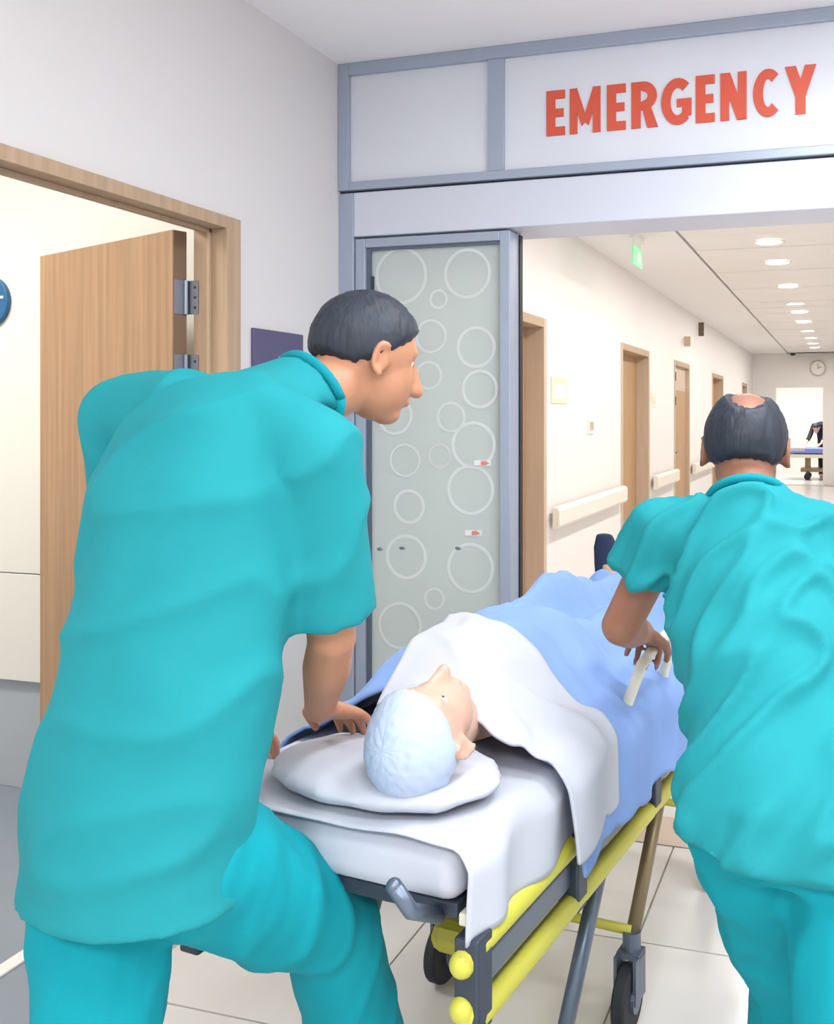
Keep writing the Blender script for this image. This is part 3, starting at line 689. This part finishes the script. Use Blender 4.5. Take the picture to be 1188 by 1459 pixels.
def medic(label, J, side, fwd, head_f, head_u, skin, keep, shirt_w, folddirs, seed, famp, ffine):
    root = tag(empty('person', (J['hip'].x, J['hip'].y, 0)), label, 'person')
    S = V(side).normalized(); F = V(fwd).normalized(); UP = V((0, 0, 1))
    b = MB(); c = J['head']
    r, f, u = head_parts(b, c, head_f, head_u)
    b.tube([J['neck'] - (c - J['neck']) * .3, c - u * .035 - f * .012], [.058, .055], 18, True)
    up = (J['neck'] - J['chest']).normalized()
    FD = (S.cross(J['chest'] - J['hip'])).normalized(); FD = FD if FD.dot(F) > 0 else -FD
    st = [(J['hip'] - UP * .06, S * .13, F * .09), (J['hip'], S * .14, F * .10), (J['waist'], S * .12, FD * .085), (J['chest'], S * .13, FD * .09), (J['sh'] - up * .03, S * .12, FD * .06), (J['neck'], S * .05, FD * .05)]
    b.loft(st, 22)
    for s in 'LR':
        b.tube([J['sh' + s], J['el' + s], J['wr' + s]], [.044, .040, .028], 16, True)
        b.tube([J['sh'], J['sh' + s]], [.045, .040], 14, True)
        b.tube([J['el' + s], J['el' + s] * .6 + J['wr' + s] * .4, J['wr' + s]], [.038, .041, .027], 16, True)
        hd = J['hd' + s]; hand_parts(b, J['wr' + s], *hd)
        b.tube([J['hip' + s], J['kn' + s], J['an' + s]], [.075, .052, .038], 16, True)
        foot_parts(b, J['an' + s], F)
    blob('body', b, .0052, skin, root, 2)
    eyes(root, c, r, f, u)
    hair_cap('hair', c, r, f, u, keep, M['hair'], root)
    nd = (c - J['neck']).normalized(); S2 = (S - nd * S.dot(nd)).normalized(); F2 = nd.cross(S2); F2 = F2 if F2.dot(FD) > 0 else -F2
    # scrub top
    g = MB(); a = shirt_w
    g.loft([(J['hem'], S * a[0], F * a[0] * .80), (J['hip'], S * a[1], F * a[1] * .82), (J['waist'], S * a[2], FD * a[2] * .78), (J['chest'], S * a[3], FD * a[3] * .74),
            (J['sh'] * .75 + J['chest'] * .25, S * a[4], FD * a[4] * .68), (J['sh'] + up * .035, S * a[4] * .80, FD * .098), (J['neck'] - nd * .005, S2 * .083, F2 * .080)], 28)
    for s in 'LR':
        e0 = J['sh' + s]; e1 = e0 + (J['el' + s] - e0) * J['slv' + s]
        g.ell(e0, (.072, 0, 0), (0, .072, 0), (0, 0, .072), 18, 12)
        g.tube([J['sh'] + (e0 - J['sh']) * .3, e0], [.085, .071], 18)
        g.tube([e0, e0 * .5 + e1 * .5, e1], [.071, .074, .080], 20)
    sh = blob('scrub_top', g, .009, M['teal'], root, 3, folds(folddirs, famp, fine=ffine, long=3.5, seed=seed))
    # collar band
    ring = []; n0 = J['neck'] - nd * .004
    for i in range(33):
        t = 2 * math.pi * i / 32; ring.append(n0 + S2 * .077 * math.cos(t) + F2 * .074 * math.sin(t) - nd * (.03 * max(0, math.sin(t))))
    obj('collar', MB().tube(ring, .009, 8), M['tealr'], sh, smooth=True)
    g = MB(); g.loft([(J['hip'] + UP * .03, S * .145, F * .118), (J['hip'] - UP * .05, S * .168, F * .135), (J['hip'] - UP * .12, S * .155, F * .12)], 24)
    for s in 'LR':
        garment_leg(g, [J['hip' + s], J['hip' + s] * .45 + J['kn' + s] * .55, J['kn' + s], J['an' + s] + V((0, 0, .0))], [.104, .098, .088, .084])
    blob('trousers', g, .010, M['teald'], root, 3, folds([(0, .2, 1), (.3, .3, .9)], .013, fine=18, long=4, seed=seed + 3))
    for s in 'LR':
        sp = MB(); foot_parts(sp, J['an' + s] + V((0, 0, 0)), F); sp2 = MB()
        ctr = V((J['an' + s].x, J['an' + s].y, .04)) + F * .05
        sp2.v = [tuple(ctr + (V(v) - ctr) * 1.14 + V((0, 0, .004))) for v in sp.v]; sp2.f = sp.f
        sp2.v = [(x, y, max(0, z)) for x, y, z in sp2.v]
        blob('shoe', sp2, .008, M['shoe'], root, 2)
    return root

# balding man on the right, pushing the stretcher by its side rail
J = {k: V(v) for k, v in dict(head=(-.192, 1.946, 1.378), neck=(-.178, 1.858, 1.285), sh=(-.163, 1.812, 1.228), chest=(-.144, 1.752, 1.115), waist=(-.103, 1.639, .968), hip=(-.075, 1.543, .865), hem=(-.068, 1.515, .79),
    shL=(-.335, 1.835, 1.215), shR=(.011, 1.829, 1.197), elL=(-.432, 1.865, 1.025), wrL=(-.430, 2.065, .972), elR=(.075, 2.03, .99), wrR=(.03, 2.20, .86),
    hipL=(-.150, 1.545, .80), hipR=(.008, 1.535, .80), knL=(-.085, 1.72, .46), knR=(.03, 1.42, .44), anL=(-.075, 1.70, .09), anR=(.03, 1.12, .12)).items()}
J['hdL'] = ((-.08, .8, -.34), (-.2, -.2, -1), (1, .1, 0), .75); J['hdR'] = ((-.2, .8, -.5), (-.6, 0, -1), (-.8, .2, 0), .6)
J['slvL'] = .45; J['slvR'] = .5
medic('balding man in teal scrubs pushing the stretcher, seen from behind at right', J, (1, .05, 0), (-.05, 1, 0), (-.06, .95, -.30), (0, .3, .95), M['skin'],
      lambda d: min(d[2] + .50 + .18 * (d[1] < -.2) - max(0, d[1] + .1) * .75, .75 - d[1], ((d[0] - .06) ** 2 * 1.4 + (d[1] + .52) ** 2 * .75 + (d[2] - .84) ** 2) ** .5 - .50), (.185, .180, .165, .172, .150), [(.62, .25, .74)], 1.0, .022, 30)

# tall man on the left, leaning over the near end
J = {k: V(v) for k, v in dict(head=(-.825, 1.549, 1.551), neck=(-.873, 1.440, 1.488), sh=(-.965, 1.325, 1.457), chest=(-.975, 1.28, 1.32), waist=(-.985, 1.23, 1.09), hip=(-1.003, 1.183, .886), hem=(-1.01, 1.165, .745),
    shL=(-1.195, 1.362, 1.440), shR=(-.775, 1.285, 1.395), elL=(-1.255, 1.46, 1.14), wrL=(-1.150, 1.57, .885), elR=(-.805, 1.385, 1.085), wrR=(-.905, 1.515, .925),
    hipL=(-1.085, 1.19, .80), hipR=(-.925, 1.187, .80), knL=(-1.03, 1.12, .44), knR=(-.865, 1.485, .55), anL=(-1.04, .88, .12), anR=(-.868, 1.66, .09)).items()}
J['hdL'] = ((.55, .55, -.5), (.2, 0, -1), (.6, -.6, 0), .6); J['hdR'] = ((.05, .9, -.35), (.0, -.3, -1), (-.9, 0, .1), .35)
J['slvL'] = .75; J['slvR'] = .86
medic('tall dark-haired man in teal scrubs leaning over the stretcher, nearest at left', J, (.90, -.16, 0), (.17, .98, 0), (.62, .74, -.28), (.25, .30, .92), M['skin2'],
      lambda d: min(d[2] + .42 + .10 * (d[1] < -.3) - max(0, d[1] + .1) * .95, .9 - d[1]), (.182, .180, .180, .190, .175), [(.9, .2, .22)], 6.0, .010, 14)

# patient lying under the covers, head on the pillow at the near end
pt = tag(empty('person', (G(.12, .2, 0).x, G(.12, .2, 0).y, .775)), 'patient lying on the stretcher under the covers, wearing a pale cap', 'person')
gv = lambda u, v, w_: V((u * math.cos(GA) - v * math.sin(GA), u * math.sin(GA) + v * math.cos(GA), w_))
b = MB(); hc = G(.135, .12, .905); r, f, u = head_parts(b, hc, gv(.12, .12, 1), gv(-.05, -1, .12), .96)
b.tube([hc - u * .05 - f * .01, G(.06, .36, .855)], [.052, .06], 16, True)
b.loft([(G(.03, .36, .85), gv(.13, 0, 0), V((0, 0, .05))), (G(0, .55, .87), gv(.16, 0, 0), V((0, 0, .075))), (G(0, .8, .865), gv(.14, 0, 0), V((0, 0, .07))), (G(0, .97, .855), gv(.14, 0, 0), V((0, 0, .06)))], 20)
for s in (-1, 1):
    b.tube([G(s * .08, .95, .85), G(s * .085, 1.3, .84), G(s * .12, 1.74, .83)], [.06, .045, .032], 14, True)
    b.tube([G(s * .13, .45, .845), G(s * .15, .70, .82), G(s * .12, .90, .82)], [.036, .032, .024], 12, True)
    b.tube([G(s * .12, .90, .82), G(s * .10, .99, .82)], [.024, .02], 12, True)
    b.loft([(G(s * .12, 1.74, .82), gv(.03, 0, 0), gv(0, .03, 0)), (G(s * .15, 1.80, .88), gv(.04, 0, 0), gv(0, .03, 0)), (G(s * .165, 1.82, .93), gv(.030, 0, 0), gv(0, .018, 0))], 14)
blob('body', b, .006, M['skin3'], pt, 2)
eyes(pt, hc, r, f, u, .96)
hair_cap('cap', hc, r, f, u, lambda d: d[2] + .18 - max(0, d[1] + .2) * .42, M['cap'], pt, .96, 1.13)
sk = MB(); s = -1
sk.loft([(G(s * .15, 1.76, .80), gv(.05, 0, 0), gv(0, .045, 0)), (G(s * .18, 1.84, .88), gv(.05, 0, 0), gv(0, .045, 0)), (G(s * .20, 1.865, .98), gv(.047, 0, 0), gv(0, .032, 0)), (G(s * .21, 1.875, 1.03), gv(.030, 0, 0), gv(0, .022, 0))], 16)
blob('sock', sk, .008, M['sock'], pt, 3)

# far ward: bed and a person in dark clothes leaning on it
wb = tag(empty('hospital_bed', (-.6, 22.3, 0)), 'distant hospital bed with blue mattress seen through the end opening', 'bed')
obj('mattress', MB().box(-1.15, .6, 21.95, 22.75, .60, .72), M['bedb'], wb, bevel=.03)
obj('white_cover', MB().box(-1.22, -.85, 21.93, 22.77, .64, .74), M['sheet'], wb, bevel=.03)
obj('bed_frame', MB().box(-1.2, .62, 21.97, 22.73, .50, .58), M['cream'], wb, bevel=.01)
obj('lower_frame', MB().box(-.95, .4, 22.05, 22.65, .18, .26), M['bronze'], wb, bevel=.01)
for x in (-.8, .3):
    obj('lift_column', MB().box(x - .06, x + .06, 22.2, 22.5, .24, .52), M['bronze'], wb)
    for y in (22.05, 22.65):
        cs = obj('caster', MB().box(x - .03, x + .03, y - .03, y + .03, .12, .20), M['dtube'], wb)
        obj('wheel', MB().cyl((x, y, .075), (0, 1, 0), .075, .04, 18), M['tyre'], cs)
obj('head_rail', MB().tube([(-1.2, 22.0, .5), (-1.2, 22.0, .85), (-1.2, 22.7, .85), (-1.2, 22.7, .5)], .02, 8, True), M['white'], wb)
wp = tag(empty('person', (-.42, 23.05, 0)), 'distant person in dark clothes leaning over the bed in the ward', 'person')
b = MB(); hc = V((-.62, 22.72, 1.16)); r, f, u = head_parts(b, hc, (-.6, -.5, -.5), (-.4, -.4, .8))
C0, C1, C2 = V((-.42, 23.05, .86)), V((-.45, 22.92, 1.12)), V((-.52, 22.82, 1.24))
b.tube([C2, hc], [.055, .05], 12, True)
b.loft([(C0, (.14, 0, 0), (0, .1, 0)), (C1, (.15, 0, 0), (0, .1, 0)), (C2, (.14, 0, 0), (0, .08, 0))], 16)
for s in (-1, 1):
    b.tube([C0 + V((s * .09, 0, 0)), V((-.42 + s * .1, 23.08, .48)), V((-.42 + s * .1, 23.12, .08))], [.08, .055, .04], 12, True)
    sh_ = C2 + V((s * .17, 0, -.03)); b.tube([C2, sh_, sh_ + V((-.08, -.1, -.24)), sh_ + V((-.16, -.26, -.40))], [.05, .045, .038, .028], 12, True)
    hand_parts(b, sh_ + V((-.16, -.26, -.40)), (-.5, -.7, -.3), (0, 0, -1), (s * -1, 0, 0), .3)
    foot_parts(b, (-.42 + s * .1, 23.12, .08), (0, -1, 0))
blob('body', b, .009, M['skin3'], wp, 2)
g = MB(); g.loft([(C0 - V((0, 0, .12)), (.18, 0, 0), (0, .14, 0)), (C1, (.18, 0, 0), (0, .13, 0)), (C2, (.16, 0, 0), (0, .10, 0))], 18)
for s in (-1, 1):
    sh_ = C2 + V((s * .17, 0, -.03)); g.tube([C2, sh_, sh_ + V((-.08, -.1, -.24)), sh_ + V((-.12, -.18, -.32))], [.08, .065, .055, .048], 14, True)
    g.tube([C0 + V((s * .09, 0, 0)), V((-.42 + s * .1, 23.08, .48)), V((-.42 + s * .1, 23.12, .08))], [.10, .08, .065], 12, True)
blob('clothes', g, .014, M['black'], wp, 2)
hair_cap('hair', hc, r, f, u, lambda d: d[2] + .3 - max(0, d[1]) * .8, M['hair'], wp)
bpy.context.view_layer.update()
